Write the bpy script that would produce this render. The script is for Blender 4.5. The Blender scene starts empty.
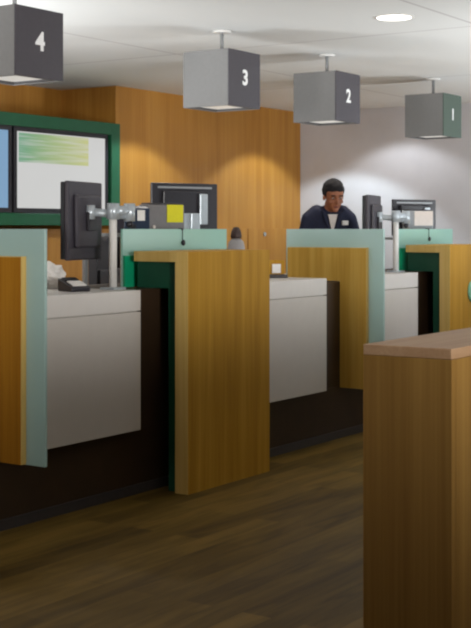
import bpy, bmesh, math, random
from mathutils import Vector, Matrix
random.seed(7)
S = bpy.context.scene
COL = S.collection
R = math.radians
DG = bpy.context.evaluated_depsgraph_get

# ------------------------------------------------------------------ materials
def lin(c):
    return tuple(((v/255)/12.92 if v/255 <= .04045 else ((v/255+.055)/1.055)**2.4) for v in c) + (1,)

def new_mat(name):
    m = bpy.data.materials.new(name); m.use_nodes = True
    nt = m.node_tree
    return m, nt, nt.nodes['Principled BSDF'], nt.nodes, nt.links

def plain(name, c, rough=.5, metal=0, noise=.06, nscale=40, bump=0.0):
    m, nt, b, N, L = new_mat(name)
    b.inputs['Roughness'].default_value = rough; b.inputs['Metallic'].default_value = metal
    tc = N.new('ShaderNodeTexCoord'); n = N.new('ShaderNodeTexNoise'); n.inputs['Scale'].default_value = nscale
    n.inputs['Detail'].default_value = 3
    L.new(tc.outputs['Object'], n.inputs['Vector'])
    r = N.new('ShaderNodeValToRGB'); col = lin(c)
    r.color_ramp.elements[0].position = .3; r.color_ramp.elements[1].position = .7
    r.color_ramp.elements[0].color = tuple(v*(1-noise) for v in col[:3]) + (1,)
    r.color_ramp.elements[1].color = tuple(min(1, v*(1+noise)) for v in col[:3]) + (1,)
    L.new(n.outputs['Fac'], r.inputs['Fac']); L.new(r.outputs['Color'], b.inputs['Base Color'])
    if bump:
        bp = N.new('ShaderNodeBump'); bp.inputs['Strength'].default_value = bump; bp.inputs['Distance'].default_value = .002
        L.new(n.outputs['Fac'], bp.inputs['Height']); L.new(bp.outputs['Normal'], b.inputs['Normal'])
    return m

def wood(name, c1, c2, c3, scale=(14, 14, .7), rough=.42, bands=1.0, spec=.4):
    """straight-grained veneer: noise stretched along one axis plus fine pores"""
    m, nt, b, N, L = new_mat(name)
    tc = N.new('ShaderNodeTexCoord'); mp = N.new('ShaderNodeMapping'); mp.inputs['Scale'].default_value = scale
    L.new(tc.outputs['Object'], mp.inputs['Vector'])
    n1 = N.new('ShaderNodeTexNoise'); n1.inputs['Scale'].default_value = 1.0; n1.inputs['Detail'].default_value = 5
    n1.inputs['Roughness'].default_value = .55; n1.inputs['Distortion'].default_value = .5
    L.new(mp.outputs['Vector'], n1.inputs['Vector'])
    mp2 = N.new('ShaderNodeMapping'); mp2.inputs['Scale'].default_value = tuple(s*7 if s > 3 else s*2 for s in scale)
    L.new(tc.outputs['Object'], mp2.inputs['Vector'])
    n2 = N.new('ShaderNodeTexNoise'); n2.inputs['Scale'].default_value = 1.0; n2.inputs['Detail'].default_value = 3
    L.new(mp2.outputs['Vector'], n2.inputs['Vector'])
    mx = N.new('ShaderNodeMath'); mx.operation = 'MULTIPLY_ADD'; mx.inputs[1].default_value = .3
    L.new(n2.outputs['Fac'], mx.inputs[0])
    ml = N.new('ShaderNodeMath'); ml.operation = 'MULTIPLY'; ml.inputs[1].default_value = .7
    L.new(n1.outputs['Fac'], ml.inputs[0]); L.new(ml.outputs[0], mx.inputs[2])
    r = N.new('ShaderNodeValToRGB'); e = r.color_ramp.elements
    e[0].position = .5-.17*bands; e[0].color = lin(c1); e[1].position = .5+.17*bands; e[1].color = lin(c3)
    k = e.new(.5); k.color = lin(c2)
    L.new(mx.outputs[0], r.inputs['Fac']); L.new(r.outputs['Color'], b.inputs['Base Color'])
    b.inputs['Roughness'].default_value = rough
    b.inputs['Specular IOR Level'].default_value = spec
    return m

def planks(name, c1, c2, c3):
    """floor boards running along X"""
    m, nt, b, N, L = new_mat(name)
    tc = N.new('ShaderNodeTexCoord')
    br = N.new('ShaderNodeTexBrick'); br.offset = .37; br.inputs['Scale'].default_value = 1
    br.inputs['Brick Width'].default_value = 1.3; br.inputs['Row Height'].default_value = .13
    br.inputs['Mortar Size'].default_value = .0025; br.inputs['Bias'].default_value = 0
    br.inputs['Color1'].default_value = (0, 0, 0, 1); br.inputs['Color2'].default_value = (1, 1, 1, 1)
    br.inputs['Mortar'].default_value = (.1, .1, .1, 1)
    L.new(tc.outputs['Object'], br.inputs['Vector'])
    mp = N.new('ShaderNodeMapping'); mp.inputs['Scale'].default_value = (1.1, 9, 1)
    L.new(tc.outputs['Object'], mp.inputs['Vector'])
    n = N.new('ShaderNodeTexNoise'); n.inputs['Scale'].default_value = 1.6; n.inputs['Detail'].default_value = 6
    n.inputs['Distortion'].default_value = 1.0
    L.new(mp.outputs['Vector'], n.inputs['Vector'])
    ma = N.new('ShaderNodeMath'); ma.operation = 'MULTIPLY'; ma.inputs[1].default_value = .32
    L.new(br.outputs['Color'], ma.inputs[0])
    ad = N.new('ShaderNodeMath'); ad.operation = 'MULTIPLY_ADD'; ad.inputs[1].default_value = .8
    L.new(n.outputs['Fac'], ad.inputs[0]); L.new(ma.outputs[0], ad.inputs[2])
    r = N.new('ShaderNodeValToRGB'); e = r.color_ramp.elements
    e[0].position = .3; e[0].color = lin(c1); e[1].position = .8; e[1].color = lin(c3)
    k = e.new(.55); k.color = lin(c2)
    L.new(ad.outputs[0], r.inputs['Fac']); L.new(r.outputs['Color'], b.inputs['Base Color'])
    b.inputs['Roughness'].default_value = .55
    b.inputs['Specular IOR Level'].default_value = .2
    return m

def ceiling_mat():
    """white mineral tiles with fine joints"""
    m, nt, b, N, L = new_mat('ceiling_tiles')
    tc = N.new('ShaderNodeTexCoord')
    br = N.new('ShaderNodeTexBrick'); br.offset = 0; br.inputs['Scale'].default_value = 1
    br.inputs['Brick Width'].default_value = 2.4; br.inputs['Row Height'].default_value = 2.4
    br.inputs['Mortar Size'].default_value = .012; br.inputs['Mortar Smooth'].default_value = .3
    c = lin((226, 225, 222))
    br.inputs['Color1'].default_value = c; br.inputs['Color2'].default_value = tuple(v*.97 for v in c[:3])+(1,)
    br.inputs['Mortar'].default_value = lin((196, 192, 190))
    mp = N.new('ShaderNodeMapping'); mp.inputs['Location'].default_value = (1.94, 1.51, 0)
    L.new(tc.outputs['Object'], mp.inputs['Vector']); L.new(mp.outputs['Vector'], br.inputs['Vector'])
    L.new(br.outputs['Color'], b.inputs['Base Color']); b.inputs['Roughness'].default_value = .9
    return m

def frosted(name, c, see=.15, trans=.5):
    m, nt, b, N, L = new_mat(name)
    N.remove(b); out = N['Material Output']
    d = N.new('ShaderNodeBsdfDiffuse'); d.inputs['Color'].default_value = lin(c)
    t = N.new('ShaderNodeBsdfTranslucent'); t.inputs['Color'].default_value = lin(c)
    x1 = N.new('ShaderNodeMixShader'); x1.inputs[0].default_value = trans
    L.new(d.outputs[0], x1.inputs[1]); L.new(t.outputs[0], x1.inputs[2])
    tr = N.new('ShaderNodeBsdfTransparent'); tr.inputs['Color'].default_value = lin(tuple(min(255, v+25) for v in c))
    x2 = N.new('ShaderNodeMixShader'); x2.inputs[0].default_value = see
    L.new(x1.outputs[0], x2.inputs[1]); L.new(tr.outputs[0], x2.inputs[2])
    g = N.new('ShaderNodeBsdfGlossy'); g.inputs['Roughness'].default_value = .25
    x3 = N.new('ShaderNodeMixShader'); x3.inputs[0].default_value = .05
    L.new(x2.outputs[0], x3.inputs[1]); L.new(g.outputs[0], x3.inputs[2])
    L.new(x3.outputs[0], out.inputs['Surface'])
    return m

def emit(name, c, strength):
    m, nt, b, N, L = new_mat(name)
    b.inputs['Base Color'].default_value = (0.02, .02, .02, 1)
    b.inputs['Emission Color'].default_value = lin(c); b.inputs['Emission Strength'].default_value = strength
    b.inputs['Roughness'].default_value = .3
    return m

def screen_mat():
    """lit advert: white page, green-to-yellow bars of copy in the upper part"""
    m, nt, b, N, L = new_mat('screen_advert')
    b.inputs['Base Color'].default_value = (.02, .02, .02, 1); b.inputs['Roughness'].default_value = .3
    tc = N.new('ShaderNodeTexCoord'); sp = N.new('ShaderNodeSeparateXYZ'); L.new(tc.outputs['Generated'], sp.inputs[0])
    def math_(op, a, b_, clamp=False):
        n = N.new('ShaderNodeMath'); n.operation = op; n.use_clamp = clamp
        for i, v in enumerate((a, b_)):
            if isinstance(v, (int, float)): n.inputs[i].default_value = v
            else: L.new(v, n.inputs[i])
        return n.outputs[0]
    X, Z = sp.outputs['X'], sp.outputs['Z']
    r = N.new('ShaderNodeValToRGB'); e = r.color_ramp.elements
    e[0].position = .03; e[0].color = lin((122, 190, 150)); e[1].position = .8; e[1].color = lin((232, 234, 160))
    k = e.new(.4); k.color = lin((190, 214, 150))
    L.new(X, r.inputs['Fac'])
    inx = math_('MULTIPLY', math_('GREATER_THAN', X, .02), math_('LESS_THAN', X, .8))
    inz = math_('MULTIPLY', math_('GREATER_THAN', Z, .60), math_('LESS_THAN', Z, .985))
    inside = math_('MULTIPLY', inx, inz)
    n = N.new('ShaderNodeTexNoise'); mp = N.new('ShaderNodeMapping'); mp.inputs['Scale'].default_value = (2.2, 1, 26)
    L.new(tc.outputs['Generated'], mp.inputs['Vector']); L.new(mp.outputs['Vector'], n.inputs['Vector'])
    n.inputs['Scale'].default_value = 1
    w = math_('MULTIPLY', math_('SUBTRACT', math_('MULTIPLY', n.outputs['Fac'], 2.4), .35, True), inside, True)
    mix = N.new('ShaderNodeMix'); mix.data_type = 'RGBA'
    L.new(w, mix.inputs[0]); mix.inputs[6].default_value = lin((246, 246, 244)); L.new(r.outputs['Color'], mix.inputs[7])
    L.new(mix.outputs[2], b.inputs['Emission Color']); b.inputs['Emission Strength'].default_value = .62
    return m

M = {}
M['floor'] = planks('floor_boards', (74, 56, 20), (100, 78, 30), (126, 100, 44))
M['ceiling'] = ceiling_mat()
M['wood_wall'] = wood('wood_wall_veneer', (162, 108, 38), (174, 120, 48), (184, 132, 58), (9, 9, .5))
M['plaque'] = plain('pale_green_plaque', (120, 176, 140), .5)
M['oak'] = wood('oak_veneer', (162, 117, 28), (178, 132, 38), (194, 148, 54), (16, 16, .7), rough=.6, spec=.2)
M['oak_lit'] = wood('oak_veneer_lit', (174, 134, 52), (190, 150, 66), (202, 164, 82), (16, 16, .7), rough=.6, spec=.2)  # same oak, lightened in colour for the light on the far fin
M['oak_warm'] = wood('oak_veneer_warm', (148, 94, 16), (166, 110, 24), (180, 124, 34), (16, 16, .7))
M['oak_edge'] = wood('oak_edge', (196, 160, 84), (206, 172, 98), (216, 184, 112), (16, 16, .7))
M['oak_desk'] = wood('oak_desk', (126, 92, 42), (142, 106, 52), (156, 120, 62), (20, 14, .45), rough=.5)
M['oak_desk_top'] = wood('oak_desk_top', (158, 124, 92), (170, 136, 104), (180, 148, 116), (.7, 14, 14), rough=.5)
M['white_wall'] = plain('white_wall', (204, 202, 206), .85, nscale=6, noise=.02)
M['front_wall'] = plain('darkened_wall', (110, 102, 94), .9, nscale=6, noise=.02)  # unseen walls, toned darker to cut fill light in the foreground
M['white_panel'] = plain('white_laminate', (205, 199, 192), .45, nscale=12, noise=.015)
M['white_top'] = plain('white_counter', (214, 209, 204), .4, nscale=12, noise=.015)
M['dark'] = plain('dark_brown_laminate', (54, 38, 22), .5, noise=.15, nscale=8)
M['kick'] = plain('kick_strip', (62, 58, 58), .45, noise=.1)
M['green'] = plain('dark_green_panel', (10, 74, 52), .5, noise=.08, nscale=10)
M['green_lit'] = plain('lit_teal_panel', (12, 148, 104), .35, noise=.1, nscale=6)  # lining green made brighter in colour, as if lit
M['green_frame'] = plain('green_lacquer', (16, 86, 54), .45, noise=.06, nscale=10)
M['glass'] = frosted('frosted_glass', (194, 220, 216), trans=.28)
M['glass_clear'] = frosted('frosted_screen', (180, 220, 208), see=.15, trans=.28)
M['box_side'] = plain('grey_sign_side', (122, 121, 120), .6, noise=.03)
M['box_face'] = plain('charcoal_sign_face', (70, 66, 72), .5, noise=.05)
M['box_face_green'] = plain('grey_green_sign_face', (74, 90, 80), .5, noise=.05)
M['box_rim'] = plain('dark_sign_rim', (70, 70, 72), .5)
M['numeral'] = plain('white_numeral', (240, 240, 240), .5, noise=.01)
M['diffuser'] = emit('sign_diffuser', (255, 250, 240), .55)
M['lamp_on'] = emit('downlight_on', (255, 248, 235), 4.0)
M['white_metal'] = plain('white_enamel', (225, 222, 218), .4, noise=.02)
M['black'] = plain('black_plastic', (38, 36, 42), .4, noise=.1)
M['monitor_back'] = plain('charcoal_plastic', (62, 58, 66), .45, noise=.08, nscale=60)
M['screen_dark'] = plain('dark_screen', (16, 18, 26), .45, noise=.02)
M['silver'] = plain('silver_metal', (186, 194, 200), .35, .4, noise=.05)
M['steel'] = plain('steel_grey', (150, 152, 154), .4, .3, noise=.05)
M['grey_plastic'] = plain('grey_plastic', (112, 108, 108), .5, noise=.05)
M['pale_grey'] = plain('pale_grey_fabric', (150, 146, 146), .8, noise=.08, nscale=120)
M['blue_dark'] = plain('dark_blue_plastic', (30, 44, 66), .4, noise=.06)
M['yellow'] = plain('yellow_note', (214, 206, 20), .7, noise=.03)
M['paper'] = plain('white_paper', (232, 228, 224), .8, noise=.03, nscale=30)
M['cream'] = plain('cream_paper', (220, 208, 200), .8, noise=.03, nscale=30)
M['screen_advert'] = screen_mat()
M['screen_blue'] = emit('screen_blue', (148, 192, 232), .62)
M['skin'] = plain('skin', (150, 92, 62), .55, noise=.06, nscale=20)
M['hair'] = plain('black_hair', (18, 15, 17), .95, noise=.3, nscale=90)
M['navy'] = plain('navy_cloth', (26, 30, 54), .85, noise=.15, nscale=60)
M['trousers'] = plain('charcoal_cloth', (34, 34, 38), .9, noise=.1, nscale=60)
M['lip'] = plain('lip', (120, 62, 52), .5)
M['eye'] = plain('eye_white', (176, 168, 160), .5, noise=.01)
M['pupil'] = plain('pupil', (18, 12, 10), .2)
M['shirt'] = plain('pale_shirt', (206, 196, 190), .85)
M['brown_cap'] = plain('dark_brown_cap', (52, 32, 26), .45)

# ------------------------------------------------------------------ builders
class MB:
    def __init__(s): s.bm = bmesh.new()
    def box(s, x0, x1, y0, y1, z0, z1, bev=0.0):
        b = bmesh.new(); bmesh.ops.create_cube(b, size=1)
        bmesh.ops.scale(b, vec=(x1-x0, y1-y0, z1-z0), verts=b.verts)
        bmesh.ops.translate(b, vec=((x0+x1)/2, (y0+y1)/2, (z0+z1)/2), verts=b.verts)
        if bev > 0:
            bmesh.ops.bevel(b, geom=b.edges[:], offset=bev, segments=2, affect='EDGES', profile=.5)
        return s._add(b)
    def prism(s, pts, axis, a0, a1, bev=0.0):
        """outline pts in the two remaining axes, extruded along axis from a0 to a1"""
        b = bmesh.new()
        def mk(p, a):
            return {'x': (a, p[0], p[1]), 'y': (p[0], a, p[1]), 'z': (p[0], p[1], a)}[axis]
        v0 = [b.verts.new(mk(p, a0)) for p in pts]; v1 = [b.verts.new(mk(p, a1)) for p in pts]
        b.faces.new(v0); b.faces.new(v1[::-1])
        n = len(pts)
        for i in range(n): b.faces.new((v0[i], v1[i], v1[(i+1) % n], v0[(i+1) % n]))
        bmesh.ops.recalc_face_normals(b, faces=b.faces[:])
        if bev > 0:
            bmesh.ops.bevel(b, geom=b.edges[:], offset=bev, segments=2, affect='EDGES', profile=.5)
        return s._add(b)
    def tube(s, p0, p1, r, r2=None, seg=20, caps=True):
        p0, p1 = Vector(p0), Vector(p1); d = p1-p0
        b = bmesh.new()
        bmesh.ops.create_cone(b, cap_ends=caps, segments=seg, radius1=r, radius2=r if r2 is None else r2, depth=d.length)
        q = Vector((0, 0, 1)).rotation_difference(d.normalized())
        bmesh.ops.transform(b, matrix=Matrix.Translation((p0+p1)/2) @ q.to_matrix().to_4x4(), verts=b.verts)
        for f in b.faces:
            if len(f.verts) == 4: f.smooth = True
        return s._add(b)
    def ball(s, c, r, sub=3):
        b = bmesh.new(); bmesh.ops.create_icosphere(b, subdivisions=sub, radius=1)
        rr = (r, r, r) if isinstance(r, (int, float)) else r
        bmesh.ops.scale(b, vec=rr, verts=b.verts); bmesh.ops.translate(b, vec=c, verts=b.verts)
        for f in b.faces: f.smooth = True
        return s._add(b)
    def lathe(s, prof, c=(0, 0, 0), seg=28):
        b = bmesh.new(); rings = []
        for r, z in prof:
            rings.append([b.verts.new((c[0]+r*math.cos(2*math.pi*i/seg), c[1]+r*math.sin(2*math.pi*i/seg), c[2]+z)) for i in range(seg)])
        for a, q in zip(rings, rings[1:]):
            for i in range(seg):
                f = b.faces.new((a[i], a[(i+1) % seg], q[(i+1) % seg], q[i])); f.smooth = True
        b.faces.new(rings[0][::-1]); b.faces.new(rings[-1])
        bmesh.ops.recalc_face_normals(b, faces=b.faces[:])
        return s._add(b)
    def xf(s, mat):
        bmesh.ops.transform(s.bm, matrix=mat, verts=s.bm.verts); return s
    def _add(s, b):
        me = bpy.data.meshes.new('t'); b.to_mesh(me); b.free()
        s.bm.from_mesh(me); bpy.data.meshes.remove(me); return s
    def build(s, name, mat, parent=None, loc=None):
        me = bpy.data.meshes.new(name); s.bm.to_mesh(me); s.bm.free()
        o = bpy.data.objects.new(name, me); COL.objects.link(o)
        if mat: me.materials.append(M[mat] if isinstance(mat, str) else mat)
        if parent: o.parent = parent
        if loc: o.location = loc
        return o

def thing(name, label, cat, loc=(0, 0, 0), rz=0, group=None):
    o = bpy.data.objects.new(name, None); COL.objects.link(o)
    o.empty_display_size = .1
    o.location = loc; o.rotation_euler = (0, 0, rz)
    o['label'] = label; o['category'] = cat
    if group: o['group'] = group
    return o

def tag(o, label, cat, group=None):
    o['label'] = label; o['category'] = cat
    if group: o['group'] = group
    return o

def struct(o):
    o['kind'] = 'structure'; return o

def dup(root, loc, label, rz=None):
    r = root.copy(); COL.objects.link(r); r.location = loc; r['label'] = label
    if rz is not None: r.rotation_euler = (0, 0, rz)
    for ch in list(root.children):
        c = ch.copy(); COL.objects.link(c); c.parent = r
        for g in list(ch.children):
            d = g.copy(); COL.objects.link(d); d.parent = c
    return r

def text_mesh(name, txt, size, depth, mat, parent, loc, rot=(R(90), 0, 0)):
    cu = bpy.data.curves.new(name, 'FONT'); cu.body = txt; cu.size = size; cu.extrude = depth
    cu.offset = size*.03
    cu.align_x = 'CENTER'; cu.align_y = 'CENTER'
    t = bpy.data.objects.new(name+'_curve', cu); COL.objects.link(t)
    me = bpy.data.meshes.new_from_object(t.evaluated_get(DG()))
    bpy.data.objects.remove(t); bpy.data.curves.remove(cu)
    o = bpy.data.objects.new(name, me); COL.objects.link(o)
    me.materials.clear(); me.materials.append(M[mat])
    o.parent = parent; o.location = loc; o.rotation_euler = rot
    return o

# ------------------------------------------------------------------ the room
# X runs along the teller line (away to the right), Y away from the customers.
H = 2.70                 # ceiling
WB = 7.40                # timber wall
WR = 12.27               # white end wall
X0, Y0 = -2.2, -3.2
struct(MB().box(X0, WR, Y0, 8.2, -.1, 0).build('floor', 'floor'))
struct(MB().box(X0, WR+.1, Y0, 8.2, H, H+.1).build('ceiling', 'ceiling'))
wb = struct(MB().box(9.03, WR, WB, WB+.8, 0, H).build('wall_back', 'wood_wall'))
wc = struct(MB().box(X0, 9.03, 8.06, 8.2, 0, H).build('wall_back_recess', 'wood_wall'))
wl = struct(MB().box(X0, 9.03, WB, 8.06, 0, 1.40).build('wall_back_ledge', 'wood_wall'))
struct(MB().box(WR, WR+.1, Y0, 8.2, 0, H).build('wall_right', 'white_wall'))
struct(MB().box(X0-.1, X0, Y0-.1, 8.2, 0, H).build('wall_left', 'front_wall'))
struct(MB().box(X0, WR+.1, Y0-.1, Y0, 0, H).build('wall_front', 'front_wall'))
# seams of the timber panelling: doors of the low storage run
t = MB()
for x0, x1 in ((9.05, 10.1), (10.11, 11.18), (11.19, 12.25)):
    t.box(x0, x1, WB-.016, WB-.001, .12, 1.405, .002)
struct(t.build('trim_1', 'wood_wall'))
struct(MB().box(9.04, WR-.01, WB-.014, WB-.001, 0, .11).build('baseboard_back', 'dark'))
struct(MB().box(WR-.016, WR-.001, Y0+.05, WB-.03, 0, .1).build('baseboard_right', 'white_metal'))
k = MB().tube((0, -.012, 0), (0, 0, 0), .022).build('door_lock', 'steel', None, (11.5, WB-.017, 1.345))
tag(k, 'small round lock on the wooden storage panel below the seam in the timber wall', 'lock')

# ------------------------------------------------------------------ wall screens in their green surround
sr = thing('screen_surround', 'dark green box surround framing the two wall screens on the timber wall', 'screen surround', (7.6, 7.33, 1.43))
def sbox(n, *a, m='green_frame', bev=.004): return MB().box(*a, bev).build(n, m, sr)
zt = .918
sbox('side_panel', 1.29, 1.41, 0, .60, 0, zt)
sbox('side_panel', -1.45, -1.30, 0, .60, 0, zt)
sbox('top_panel', -1.30, 1.29, 0, .60, zt-.105, zt)
sbox('bottom_panel', -1.30, 1.29, 0, .60, 0, .10)
sbox('back_panel', -1.30, 1.29, .10, .13, .10, zt-.105, m='black')
def wall_screen(x0, x1, mat, label):
    r = thing('television', label, 'television', ((x0+x1)/2, 7.36, 1.535), 0, 'screens in the green surround')
    w = (x1-x0)/2
    MB().box(-w, w, .012, .066, 0, .708, .003).build('housing', 'black', r)
    b = .038
    fr = MB()
    fr.box(-w, w, 0, .012, 0, b).box(-w, w, 0, .012, .708-b, .708).box(-w, -w+b, 0, .012, b, .708-b).box(w-b, w, 0, .012, b, .708-b)
    fr.build('bezel', 'black', r)
    MB().box(-w+b, w-b, .004, .011, b, .708-b).build('display', mat, r)
wall_screen(7.675, 8.875, 'screen_advert', 'large wall screen with white page and green and yellow bars')
wall_screen(6.45, 7.65, 'screen_blue', 'large wall screen showing pale blue, left of the white one')

# ------------------------------------------------------------------ plinth and counters
PER = 3.28
NB = 4.23
pl = thing('counter_plinth', 'long dark brown plinth and carcass running under the white teller counters', 'plinth', (7.0, NB, 0))
MB().box(-3.4, 2.53, 0, .6, 0, .345).build('plinth', 'dark', pl)
MB().box(-3.4, 2.53, -.012, 0, 0, .05).build('kick_strip', 'kick', pl)
for x0, x1, z1 in ((3.7, 4.395, 1.045), (5.275, 6.235, 1.08), (7.215, 7.675, 1.045), (8.555, 9.515, 1.08)):
    MB().box(x0-7, x1-7, 0, .57, .346, z1).build('carcass', 'dark', pl)
def counter(x0, x1, label):
    w = (x1-x0)/2
    r = thing('teller_counter', label, 'counter', ((x0+x1)/2, 4.15, .347), 0, 'white teller counters')
    MB().box(-w+.004, w-.004, .022, .64, 0, .695).build('carcass', 'white_panel', r)
    MB().box(-w, w, 0, .021, .005, .622, .002).build('front_panel', 'white_panel', r)
    MB().prism([(0, .628), (.021, .628), (.021, .696), (.65, .696), (.65, .734), (0, .734)], 'x', -w, w, .002).build('countertop', 'white_top', r)
counter(4.40, 5.27, 'nearest white teller counter with dark monitor and white bag on it, left side of photo')
counter(6.29, 7.21, 'white teller counter right of the big wooden pillar, small card holder on top')
counter(7.68, 8.55, 'far narrow white teller counter with monitor on arm, behind the second frosted glass fin')

# ------------------------------------------------------------------ glass and wood fins
def fin(x, label, mat='oak'):
    r = thing('privacy_screen', label, 'screen', (x, 4.03, 0), 0, 'glass edged wooden counter fins')
    L = [(0, .337), (.197, .337), (.197, 1.052), (.61, 1.052), (.61, 1.272), (0, 1.272)]
    MB().prism(L, 'x', 0, .034).build('wood_panel', mat, r)
    G = [(-.115, .333), (.195, .333), (.195, 1.056), (.64, 1.056), (.64, 1.400), (-.115, 1.400)]
    MB().prism(G, 'x', .0345, .0505, .0015).build('glass_panel', 'glass', r)
    MB().prism(L, 'x', .051, .085).build('wood_panel', mat, r)
    e = MB()
    e.box(.001, .033, -.004, 0, .337, 1.272); e.box(.001, .033, -.004, .61, 1.272, 1.276)
    e.build('edge_band', 'oak_edge', r)
fin(4.245, 'frosted glass and wood fin cut by the left edge of the photo', 'oak_warm')
fin(7.52, 'frosted glass and wood fin in front of the person in navy', 'oak_lit')

# ------------------------------------------------------------------ hooded wooden dividers
def divider(x, label):
    r = thing('counter_divider', label, 'divider', (x, 3.98, 0), 0, 'hooded wooden counter dividers')
    w = .80
    MB().box(.0, w, 0, .082, 0, 1.28).build('front_panel', 'oak', r)
    MB().box(.0, w, .083, .36, 1.225, 1.28).build('top_panel', 'oak', r)
    MB().box(w-.03, w, .083, .236, 0, 1.224).build('side_panel', 'oak', r)
    ed = MB(); ed.box(-.003, 0, 0, .082, 0, 1.225).box(-.003, 0, 0, .36, 1.2255, 1.28)
    ed.build('edge_band', 'oak_edge', r)
    G = [(.083, 0), (.15, 0), (.15, 1.083), (.36, 1.083), (.36, 1.224), (.083, 1.224)]
    MB().prism(G, 'x', .03, .05).build('green_lining', 'green', r)
    return r
divider(5.455, 'large hooded wooden pillar in the middle, green lining on its left')
far = divider(5.455+PER, 'far hooded wooden divider at right edge, green lining seen above the near desk')

pq = MB().lathe([(.0801, 0), (.084, .002), (.084, .008), (.05, .0085)], seg=36).xf(Matrix.Rotation(R(90), 4, 'X')).build('round_plaque', 'plaque', far, (.40, -.0005, .925))
pq['label'] = 'pale green round plaque'
def glass_screen(x, label):
    r = thing('glass_screen', label, 'glass screen', (x, 4.40, 1.083), 0, 'frosted glass screens behind the dividers')
    MB().box(0, 1.0, 0, .016, 0, .317, .0015).build('glass_panel', 'glass_clear', r)
    MB().box(.0, .99, -.014, -.002, 0, .172).build('green_back', 'green_lit', r)
    c = MB().box(.535, .550, -.004, .022, .310, .322)
    c.tube((.5425, -.004, .314), (.5425, -.004, .25), .0025, seg=8).ball((.5425, -.010, .238), (.016, .01, .018), 2)
    c.build('hanging_clip', 'black', r)
glass_screen(5.43, 'frosted green glass strip behind the large wooden pillar')
glass_screen(5.43+PER, 'frosted glass strip behind the far hooded divider')

# ------------------------------------------------------------------ numbered box signs
def box_sign(x, num, face, label):
    s = .363
    r = thing('number_sign', label, 'sign', (x, 4.60, 2.19), 0, 'hanging numbered cube signs')
    MB().box(0, s, 0, .010, 0, s, .001).build('front_face', face, r)
    sh = MB().box(0, .010, .0105, s-.01, .0, s).box(s-.010, s, .0105, s-.01, 0, s).box(0, s, s-.0095, s, 0, s).box(.0105, s-.0105, .0105, s-.0105, s-.01, s)
    sh.build('shell', 'box_side', r)
    rim = MB()
    for a in ((.011, .05, .011, s-.011), (s-.05, s-.011, .011, s-.011), (.0505, s-.0505, .011, .05), (.0505, s-.0505, s-.05, s-.011)):
        rim.box(a[0], a[1], a[2], a[3], .004, .02)
    rim.build('bottom_rim', 'box_rim', r)
    MB().box(.052, s-.052, .052, s-.052, .012, .02).build('diffuser', 'diffuser', r)
    c = s/2
    MB().tube((c, c, s), (c, c, H-2.19-.012), .012).build('rod', 'steel', r)
    MB().tube((c, c, H-2.19-.014), (c, c, H-2.19-.0005), .06).build('ceiling_plate', 'white_metal', r)
    text_mesh('numeral', num, .135, .0015, 'numeral', r, (c, -.0022, c+.005))
box_sign(4.81, '4', 'box_face', 'grey hanging cube sign numbered 4 at top left corner')
box_sign(6.75, '3', 'box_face', 'grey hanging cube sign numbered 3 above the large wooden pillar')
box_sign(8.13, '2', 'box_face', 'grey hanging cube sign numbered 2 over the person in navy')
box_sign(9.97, '1', 'box_face_green', 'grey hanging cube sign numbered 1 with greenish face at far right')

# ------------------------------------------------------------------ recessed downlight
d = thing('ceiling_downlight', 'round lit downlight recessed in the white ceiling', 'ceiling light', (7.06, 3.588, H))
MB().lathe([(.108, -.006), (.124, -.006), (.128, -.001), (.108, -.001)]).build('trim_ring', 'white_metal', d)
MB().lathe([(.03, -.012), (.08, -.0095), (.107, -.006), (.107, -.001)]).build('lens', 'lamp_on', d)

# ------------------------------------------------------------------ monitors on desk arms
def arm_monitor(label):
    r = thing('monitor', label, 'monitor', (5.20, 4.35, 1.081), 0, 'monitors on desk arms')
    MB().box(.0, .10, -.08, .02, 0, .012, .003).build('base_plate', 'silver', r)
    MB().tube((.05, -.03, .012), (.05, -.03, .42), .021).build('pole', 'white_metal', r)
    a = MB()
    a.tube((.05, -.03, .37), (.05, -.03, .455), .034)
    a.tube((.05, -.03, .415), (.145, -.065, .415), .026).tube((.145, -.065, .36), (.145, -.065, .455), .030)
    a.tube((.145, -.065, .39), (-.005, .08, .41), .022).tube((-.005, .08, .37), (-.005, .08, .445), .026)
    a.build('arm', 'silver', r)
    MB().ball((.145, -.065, .345), .020, 2).build('arm_knob', 'black', r)
    # panel, turned so its screen faces the clerk
    T = Matrix.Translation((.0, .15, .36)) @ Matrix.Rotation(R(15), 4, 'Z')
    MB().box(-.20, .20, -.002, .022, -.20, .205, .006).xf(T).build('screen', 'screen_dark', r)
    b = MB().box(-.205, .205, -.03, -.003, -.205, .21, .008).box(-.15, .15, -.055, -.03, -.14, .14, .012)
    for i in range(7): b.box(-.12, .12, -.0565, -.055, .075+i*.008, .079+i*.008)
    b.xf(T).build('housing', 'monitor_back', r)
    MB().box(-.05, .05, -.075, -.0555, -.05, .05, .004).xf(T).build('mount_plate', 'black', r)
    return r
am = arm_monitor('black monitor on a silver arm and white pole, seen from behind before the wall screen')
dup(am, (5.20+PER, 4.35, 1.081), 'thin dark monitor on an arm, edge on, just right of the person')

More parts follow.
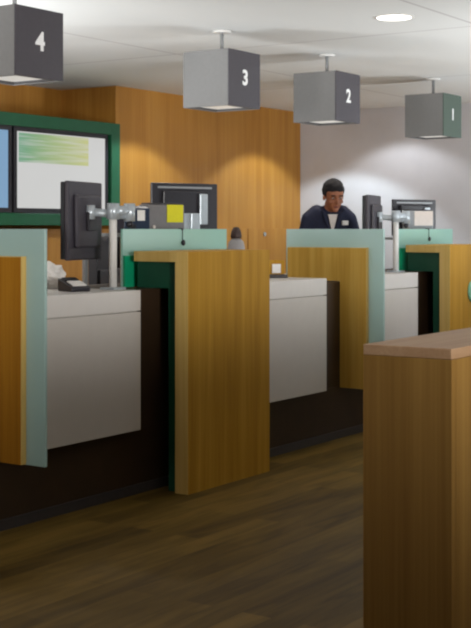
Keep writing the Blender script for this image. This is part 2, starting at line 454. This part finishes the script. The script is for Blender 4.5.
# raised shelves behind the frosted glass with machines on them
def riser(x, ln, h, label):
    r = thing('desk_riser', label, 'shelf', (x, 4.46, 1.081), 0, 'raised shelves behind the frosted glass')
    MB().box(0, ln, 0, .33, h-.02, h, .003).build('shelf_top', 'steel', r)
    for px in (.02, ln-.02):
        for py in (.02, .31):
            MB().box(px-.012, px+.012, py-.012, py+.012, 0, h-.021).build('leg', 'steel', r)
    return r
riser(5.53, .95, .295, 'steel raised shelf standing behind the frosted glass by the large pillar')
riser(9.06, .72, .255, 'steel raised shelf standing behind the far frosted glass strip')
ZR = 1.377
def desk_monitor(label):
    r = thing('monitor', label, 'monitor', (6.38, 4.685, ZR), R(-20), 'wide monitors on raised shelves')
    MB().box(-.08, .08, -.05, .05, 0, .012, .004).build('foot', 'black', r)
    MB().box(-.03, .03, -.035, -.012, .012, .12, .004).build('stand', 'silver', r)
    MB().box(-.235, .235, .006, .014, .02, .295, .003).build('screen', 'screen_dark', r)
    MB().box(-.245, .245, -.012, .005, .01, .305, .006).box(-.17, .17, -.028, -.012, .05, .26, .01).build('housing', 'black', r)
    MB().box(-.2, .2, -.0135, -.0122, .272, .284).build('trim_strip', 'steel', r)
    MB().box(.09, .15, -.044, -.0285, .05, .24, .006).build('cable_cover', 'silver', r)
    MB().box(.02, .088, -.050, -.0285, .02, .12, .006).build('bracket', 'silver', r)
    return r
dm = desk_monitor('wide black monitor back above the yellow note, before the timber wall')
dup(dm, (6.38+PER-.09, 4.685, ZR-.04), 'wide dark monitor back with cream paper, against the white wall at right')

def note_machine(loc, rz, label, mat, paper, plabel, hw, h, px, pz):
    r = thing('receipt_printer', label, 'printer', loc, R(rz))
    MB().box(-hw, hw, -.04, .05, 0, h-.009, .008).build('body', mat, r)
    MB().box(-hw+.015, hw-.015, -.035, .045, h-.0085, h, .003).build('lid', 'black', r)
    n = MB().box(px[0], px[1], -.0435, -.0405, pz[0], pz[1]).build('paper_note', paper, r); n['label'] = plabel
    MB().tube((-hw+.04, -.040, .035), (-hw+.04, -.046, .035), .010).build('button', 'cream', r)
    return r
note_machine((5.995, 4.56, ZR), -12, 'grey box-shaped machine with a bright yellow note on its front', 'grey_plastic', 'yellow', 'bright yellow square note', .14, .175, (.0, .125), (.062, .165))
note_machine((9.40, 4.56, ZR-.04), -30, 'grey box-shaped machine with a cream paper note, in front of the far monitor', 'steel', 'cream', 'cream paper note', .12, .22, (-.065, .112), (.09, .207))
cs = thing('cash_sorter', 'small dark blue machine with a white tag, left of the yellow note', 'machine', (5.715, 4.56, ZR), R(-20))
MB().prism([(-.05, 0), (.06, 0), (.06, .13), (.0, .155), (-.05, .14)], 'x', -.085, .085, .004).build('body', 'blue_dark', cs)
MB().box(.0, .05, -.054, -.051, .07, .13, .001).build('white_tag', 'paper', cs)
MB().box(-.05, -.01, -.056, -.051, .02, .05, .002).build('slot', 'black', cs)

# ------------------------------------------------------------------ small things on the counters
ct = 1.082
# crumpled white bag
b = bmesh.new(); bmesh.ops.create_icosphere(b, subdivisions=4, radius=1)
from mathutils import noise as NZ
for v in b.verts:
    p = v.co.copy()
    k = 1 + .22*NZ.noise(p*2.3) + .10*NZ.noise(p*6.1+Vector((3, 1, 0)))
    v.co = Vector((p.x*.095*k, p.y*.08*k, max(0, .062+p.z*.075*k)))
g = MB(); g._add(b)
o = g.build('paper_bag', 'paper', None, (5.13, 4.665, ct)); tag(o, 'crumpled white bag on the nearest counter, left of the monitor pole', 'bag')
cr = thing('card_terminal', 'small dark card terminal with pale keypad on the nearest white counter', 'card terminal', (4.985, 4.36, ct), R(-20))
MB().prism([(-.075, 0), (.075, 0), (.075, .065), (-.075, .022)], 'x', -.055, .055, .006).build('body', 'black', cr)
T = Matrix.Translation((0, -.022, .0395)) @ Matrix.Rotation(R(16), 4, 'X')
MB().box(-.040, .040, -.042, .030, -.001, .006, .002).xf(T).build('keypad', 'paper', cr)
T2 = Matrix.Translation((0, .042, .058)) @ Matrix.Rotation(R(16), 4, 'X')
MB().box(-.04, .04, -.02, .02, -.001, .006, .002).xf(T2).build('display', 'screen_dark', cr)
bt = thing('dispenser_bottle', 'small grey bottle with dark brown cap, behind the large wooden pillar', 'bottle', (6.83, 4.60, ct))
MB().lathe([(.0, 0), (.052, 0), (.056, .01), (.056, .20), (.048, .235), (.026, .258), (.0, .258)]).build('body', 'pale_grey', bt)
MB().lathe([(.0, .2585), (.034, .2585), (.036, .275), (.030, .305), (.018, .328), (0, .332)]).build('cap', 'brown_cap', bt)
ch = thing('card_holder', 'small wooden card holder with a white card, on the counter past the large pillar', 'card holder', (7.08, 4.45, ct), R(-35))
MB().box(-.065, .065, -.035, .035, 0, .022, .003).build('base', 'kick', ch)
MB().box(-.06, .06, .012, .022, .0225, .115, .002).build('back', 'oak', ch)
MB().box(-.03, .03, .003, .006, .03, .09).build('card', 'paper', ch)
ph = thing('desk_phone', 'black desk phone on the far narrow counter beside the monitor pole', 'phone', (8.50, 4.56, ct), R(-40))
MB().prism([(-.09, 0), (.09, 0), (.09, .09), (-.09, .03)], 'x', -.10, .10, .006).build('body', 'black', ph)
MB().tube((-.07, -.07, .075), (-.07, .08, .125), .018).ball((-.07, -.07, .065), (.026, .026, .026), 2).ball((-.07, .08, .115), (.026, .026, .026), 2).build('handset', 'black', ph)

# ------------------------------------------------------------------ office stool behind the nearest counter
st = thing('office_chair', 'black tall office chair behind the nearest white counter', 'chair', (6.12, 5.42, 0), R(200))
for i in range(5):
    a = 2*math.pi*i/5
    l = MB().tube((0, 0, .11), (.29*math.cos(a), .29*math.sin(a), .075), .022, .016, 12).build('leg', 'black', st)
    MB().tube((.29*math.cos(a)-.012*math.sin(a), .29*math.sin(a)+.012*math.cos(a), .03), (.29*math.cos(a)+.012*math.sin(a), .29*math.sin(a)-.012*math.cos(a), .03), .03).build('caster', 'black', l)
MB().tube((0, 0, .09), (0, 0, .72), .028).build('column', 'steel', st)
MB().lathe([(.21, -.012), (.225, -.012), (.225, .012), (.21, .012)], (0, 0, .38), 32).tube((-.21, 0, .38), (.21, 0, .38), .008, seg=8).build('foot_ring', 'steel', st)
MB().box(-.23, .23, -.22, .22, .72, .80, .03).build('seat', 'black', st)
MB().tube((0, .20, .74), (0, .29, .80), .02, seg=10).tube((0, .29, .80), (0, .285, 1.05), .02, seg=10).build('back_post', 'black', st)
bk = MB().box(-.20, .20, .23, .275, .90, 1.36, .02).build('backrest', 'black', st)
MB().box(-.19, .19, .277, .30, .90, 1.15, .01).build('lumbar_pad', 'black', bk)
for sx in (-.2085, .2085): MB().box(sx-.0065, sx+.0065, .23, .29, .92, 1.35, .005).build('side_rail', 'black', bk)
for sx in (-1, 1):
    MB().tube((sx*.25, .0, .77), (sx*.25, .0, .98), .014, seg=10).box(sx*.25-.03, sx*.25+.03, -.14, .12, .98, 1.01, .01).build('armrest', 'black', st)

# ------------------------------------------------------------------ near wooden desk
nd = thing('writing_desk', 'wooden standing desk in the near right foreground, pale top', 'desk', (3.45, 1.567, 0))
MB().box(0, .03, 0, .291, 0, 1.018).build('end_panel', 'oak_desk', nd)
MB().box(.0305, 2.1, 0, .03, 0, 1.018).build('front_panel', 'oak_desk', nd)
MB().box(.0305, 2.1, .261, .291, 0, 1.018).build('back_panel', 'oak_desk', nd)
MB().box(2.1005, 2.13, 0, .291, 0, 1.018).build('end_panel', 'oak_desk', nd)
MB().box(0, 2.13, 0, .291, 1.0185, 1.05, .002).build('top_panel', 'oak_desk_top', nd)

# ------------------------------------------------------------------ the clerk
def skin_mesh(verts, edges, root=0, sub=2):
    """tapered limbs: dense rows of ellipsoids along every bone, fused later by the voxel remesh"""
    mb = MB()
    rad = lambda v: v[1] if isinstance(v[1], tuple) else (v[1], v[1])
    for i, j in edges:
        p, q = Vector(verts[i][0]), Vector(verts[j][0]); a, c = rad(verts[i]), rad(verts[j])
        n = max(2, int((q-p).length/(.3*min(a+c)))+1)
        for k in range(n+1):
            t = k/n; m = p.lerp(q, t); rx = a[0]+(c[0]-a[0])*t; ry = a[1]+(c[1]-a[1])*t
            mb.ball(m, (rx, ry, min(rx, ry)), 2)
    out = bpy.data.meshes.new('sk'); mb.bm.to_mesh(out); mb.bm.free()
    return out

def chain(verts, edges, start, pts):
    prev = start
    for p in pts:
        verts.append(p); edges.append((prev, len(verts)-1)); prev = len(verts)-1
    return prev

def remesh(mb, vox, smooth=3):
    me = bpy.data.meshes.new('rm'); mb.bm.to_mesh(me); mb.bm.free()
    o = bpy.data.objects.new('rm', me); COL.objects.link(o)
    md = o.modifiers.new('r', 'REMESH'); md.mode = 'VOXEL'; md.voxel_size = vox; md.use_smooth_shade = True
    sm = o.modifiers.new('m', 'SMOOTH'); sm.factor = .5; sm.iterations = smooth
    out = bpy.data.meshes.new_from_object(o.evaluated_get(DG()))
    bpy.data.objects.remove(o); bpy.data.meshes.remove(me)
    for p in out.polygons: p.use_smooth = True
    return out

def mesh_obj(name, me, mat, parent):
    me.materials.clear(); me.materials.append(M[mat])
    o = bpy.data.objects.new(name, me); COL.objects.link(o); o.parent = parent
    return o

PX, PY = 8.80, 5.06
person = thing('person', 'person with short black hair in a navy jacket standing behind the counter, head bent down', 'person', (PX+.03, PY, 0), R(-46))
SH = 1.505                                   # shoulder height
HC = Vector((.015, -.085, 1.660))           # centre of the head, bent forward
def arm_pts(s, grow=0):
    return [((s*.10, 0, SH+.015), .062+grow), ((s*.158, .0, SH-.03), .058+grow), ((s*.200, -.01, SH-.17), .050+grow),
            ((s*.222, -.015, SH-.28), .042+grow), ((s*.20, -.13, 1.165), .039+grow), ((s*.14, -.23, 1.125), .031+grow)]
V = [((0, .01, .94), (.135, .105))]; E = []
top = chain(V, E, 0, [((0, .015, 1.06), (.125, .095)), ((0, .015, 1.2), (.145, .105)), ((0, .012, 1.40), (.155, .105))])
ntop = chain(V, E, top, [((0, 0, 1.51), (.075, .07)), ((.004, -.025, 1.56), .056), ((.010, -.05, 1.60), .058)])
for s in (-1, 1):
    w = chain(V, E, top, arm_pts(s))
    palm = chain(V, E, w, [((s*.125, -.265, 1.118), (.034, .020)), ((s*.118, -.315, 1.112), (.036, .017))])
    chain(V, E, 0, [((s*.095, .01, .86), .088), ((s*.105, 0, .50), .058), ((s*.105, .02, .30), .052), ((s*.105, .03, .09), .036),
                    ((s*.11, -.06, .045), .036), ((s*.115, -.13, .036), .03)])
body = MB(); sk = skin_mesh(V, E); body.bm.from_mesh(sk)
# fingers: four unequal chains rooted in the palm, thumb from the side
for s in (-1, 1):
    for i, (dx, ln) in enumerate(((-.027, .062), (-.009, .072), (.009, .068), (.026, .052))):
        bx = s*.118+dx
        fv = [((bx*1.0, -.300, 1.114), .010), ((bx, -.328, 1.116), .0092), ((bx, -.328-ln*.5, 1.112), .0086), ((bx, -.328-ln, 1.099), .0078)]
        fm = skin_mesh(fv, [(0, 1), (1, 2), (2, 3)], 0, 1); body.bm.from_mesh(fm)
    tx = s*.118 - s*.03
    tv = [((s*.112, -.265, 1.114), .012), ((tx, -.285, 1.110), .011), ((tx-s*.022, -.315, 1.102), .0095), ((tx-s*.026, -.345, 1.098), .0085)]
    body.bm.from_mesh(skin_mesh(tv, [(0, 1), (1, 2), (2, 3)], 0, 1))
# head: skull, jaw, nose, brow, ears, tilted forward
HT = Matrix.Translation(HC) @ Matrix.Rotation(R(16), 4, 'X') @ Matrix.Rotation(R(4), 4, 'Z')
hd = MB()
hd.ball((0, .012, .03), (.077, .096, .088)).ball((0, -.022, -.045), (.056, .062, .072)).ball((0, -.062, -.098), (.026, .022, .02), 2)
hd.ball((0, -.096, -.025), (.013, .018, .024), 2).ball((0, -.086, .0), (.010, .012, .03), 2)
hd.ball((0, -.074, .026), (.052, .016, .014), 2)
for s in (-1, 1):
    hd.ball((s*.076, .012, -.012), (.010, .018, .03), 2).ball((s*.04, -.058, -.032), (.024, .022, .02), 2)
hd.xf(HT)
me = bpy.data.meshes.new('hd'); hd.bm.to_mesh(me); hd.bm.free(); body.bm.from_mesh(me)
bo = mesh_obj('body', remesh(body, .0065, 3), 'skin', person)
# face details
for s in (-1, 1):
    MB().ball((s*.031, -.081, .002), (.011, .006, .0055), 2).xf(HT).build('eye', 'eye', bo)
    MB().ball((s*.031, -.0865, .001), (.005, .003, .005), 2).xf(HT).build('pupil', 'pupil', bo)
    MB().ball((s*.032, -.088, .024), (.019, .006, .005), 2).xf(HT).build('eyebrow', 'hair', bo)
MB().ball((0, -.085, -.068), (.023, .008, .0075), 2).xf(HT).build('lips', 'lip', bo)
# hair: cap over the skull with a fringe and short sides
hb = MB(); hb.ball((0, .022, .042), (.087, .104, .094), 4)
for v in hb.bm.verts:
    c = v.co
    front = c.y < -.028
    limit = .050 if front else (-.015 if c.y < .03 else -.055)
    if c.z < limit: c.z = limit + (c.z-limit)*.12; c.x *= .93; c.y = c.y*.95
    c += c.normalized()*.006*NZ.noise(c*45)
hb.xf(HT); mesh_obj('hair', remesh(hb, .006, 1), 'hair', bo)
# clothes
V = [((0, .01, .90), (.150, .122))]; E = []
top = chain(V, E, 0, [((0, .015, 1.06), (.142, .112)), ((0, .015, 1.2), (.160, .120)), ((0, .012, 1.40), (.172, .118))])
chain(V, E, top, [((0, .004, 1.515), (.094, .085))])
for s in (-1, 1): chain(V, E, top, arm_pts(s, .012))
jb = MB(); jb.bm.from_mesh(skin_mesh(V, E))
jo = mesh_obj('jacket', remesh(jb, .009, 3), 'navy', person)
cl = MB()
for s in (-1, 1):
    cl.prism([(s*.012, 1.36), (s*.05, 1.525), (s*.088, 1.545), (s*.065, 1.46)], 'y', -.125, -.105, .004)
cl.build('collar', 'navy', jo)
MB().prism([(0, 1.36), (.038, 1.515), (-.038, 1.515)], 'y', -.118, -.098).build('shirt_front', 'shirt', jo)
MB().box(.075, .125, -.124, -.108, 1.43, 1.465, .002).build('name_badge', 'paper', jo)
V = [((0, .01, .95), (.150, .122))]; E = []
for s in (-1, 1):
    chain(V, E, 0, [((s*.095, .01, .84), .105), ((s*.105, 0, .50), .080), ((s*.105, .02, .30), .074), ((s*.105, .03, .08), .066)])
tb = MB(); tb.bm.from_mesh(skin_mesh(V, E)); mesh_obj('trousers', remesh(tb, .010, 2), 'trousers', person)
for s in (-1, 1):
    sh = MB().ball((s*.112, -.055, .042), (.05, .135, .042), 3)
    for v in sh.bm.verts: v.co.z = max(v.co.z, .002)
    sh.build('shoe', 'black', person)

# ------------------------------------------------------------------ light
def spot(name, loc, target, power, size, blend=1.0, radius=.1, c=(1, .93, .84)):
    l = bpy.data.lights.new(name, 'SPOT'); l.energy = power; l.spot_size = R(size); l.spot_blend = blend
    l.shadow_soft_size = radius; l.color = c
    o = bpy.data.objects.new(name, l); COL.objects.link(o); o.location = loc
    o.rotation_euler = (Vector(target)-Vector(loc)).to_track_quat('-Z', 'Y').to_euler()
    return o
# recessed lamps above the clerks' aisle, washing the timber and white walls
for x in (9.25, 11.35):
    spot('aisle_downlight', (x, 6.55, H-.02), (x, 6.85, 0), 82, 112, .22, .05, (.84, 1, 1.08))
spot('aisle_downlight', (6.9, 6.4, H-.02), (6.9, 6.4, 0), 70, 112, .4, .05)
spot('wall_downlight', (11.65, 6.1, H-.02), (11.8, 6.1, 0), 32, 120, .3, .06, (.94, 1, 1.04))
spot('wall_downlight', (11.65, 4.2, H-.02), (11.8, 4.2, 0), 26, 120, .3, .06, (.94, 1, 1.04))
spot('wall_downlight', (11.0, 2.6, H-.02), (11.0, 2.9, 0), 40, 120, .6, .06)
for x in (4.9, 6.9, 8.9):
    spot('counter_downlight', (x, 5.1, H-.02), (x, 5.0, 0), 60, 120, .7, .08)
spot('lobby_downlight', (7.06, 3.588, H-.02), (7.06, 3.588, 0), 15, 110, .8, .08)
# unseen fill lights, added so brightness fades from the upper counters downwards
spot('unseen_upper_fill', (2.2, -1.8, 1.5), (5.9, 5.0, 4.3), 1150, 78, 1.0, .5, (1, .98, .95))
spot('unseen_upper_fill', (-1.6, 3.4, 1.5), (5.6, 5.6, 4.5), 650, 78, 1.0, .5, (1, .97, .93))
spot('unseen_ceiling_fill', (8.4, 1.9, 1.1), (8.0, 3.4, 3), 240, 140, 1.0, .4, (.94, .99, 1.02))  # unseen fill lights added to brighten and even out the ceiling
spot('unseen_ceiling_fill', (11.0, 2.3, 1.1), (10.8, 4.0, 3), 240, 140, 1.0, .4, (.94, .99, 1.02))
spot('unseen_ceiling_fill', (4.2, 6.3, 1.4), (6.5, 5.2, 3.6), 420, 92, 1.0, .4, (.94, .99, 1.02))
# lobby spotlight on the far divider
spot('lobby_spotlight', (10.2, 1.9, H-.03), (9.25, 3.98, 1.1), 95, 36, .8, .06, (.98, 1, 1.2))
w = bpy.data.worlds.new('World'); S.world = w; w.use_nodes = True
w.node_tree.nodes['Background'].inputs['Color'].default_value = (.6, .62, .65, 1)
w.node_tree.nodes['Background'].inputs['Strength'].default_value = .1

# ------------------------------------------------------------------ camera
F = 1282.0
cam = bpy.data.cameras.new('Camera'); co = bpy.data.objects.new('Camera', cam); COL.objects.link(co)
cam.sensor_fit = 'HORIZONTAL'; cam.sensor_width = 36; cam.lens = 36*F/471
cam.shift_y = -85/471
co.location = (0, 0, 1.4)
co.rotation_euler = (R(90), 0, math.atan2(.559, .829)-R(90))
cam.clip_start = .05
S.camera = co
S.view_settings.view_transform = 'Standard'; S.view_settings.look = 'None'
S.view_settings.gamma = 1; S.view_settings.use_curve_mapping = False
S.view_settings.exposure = 0
S.cycles.filter_width = 2.2
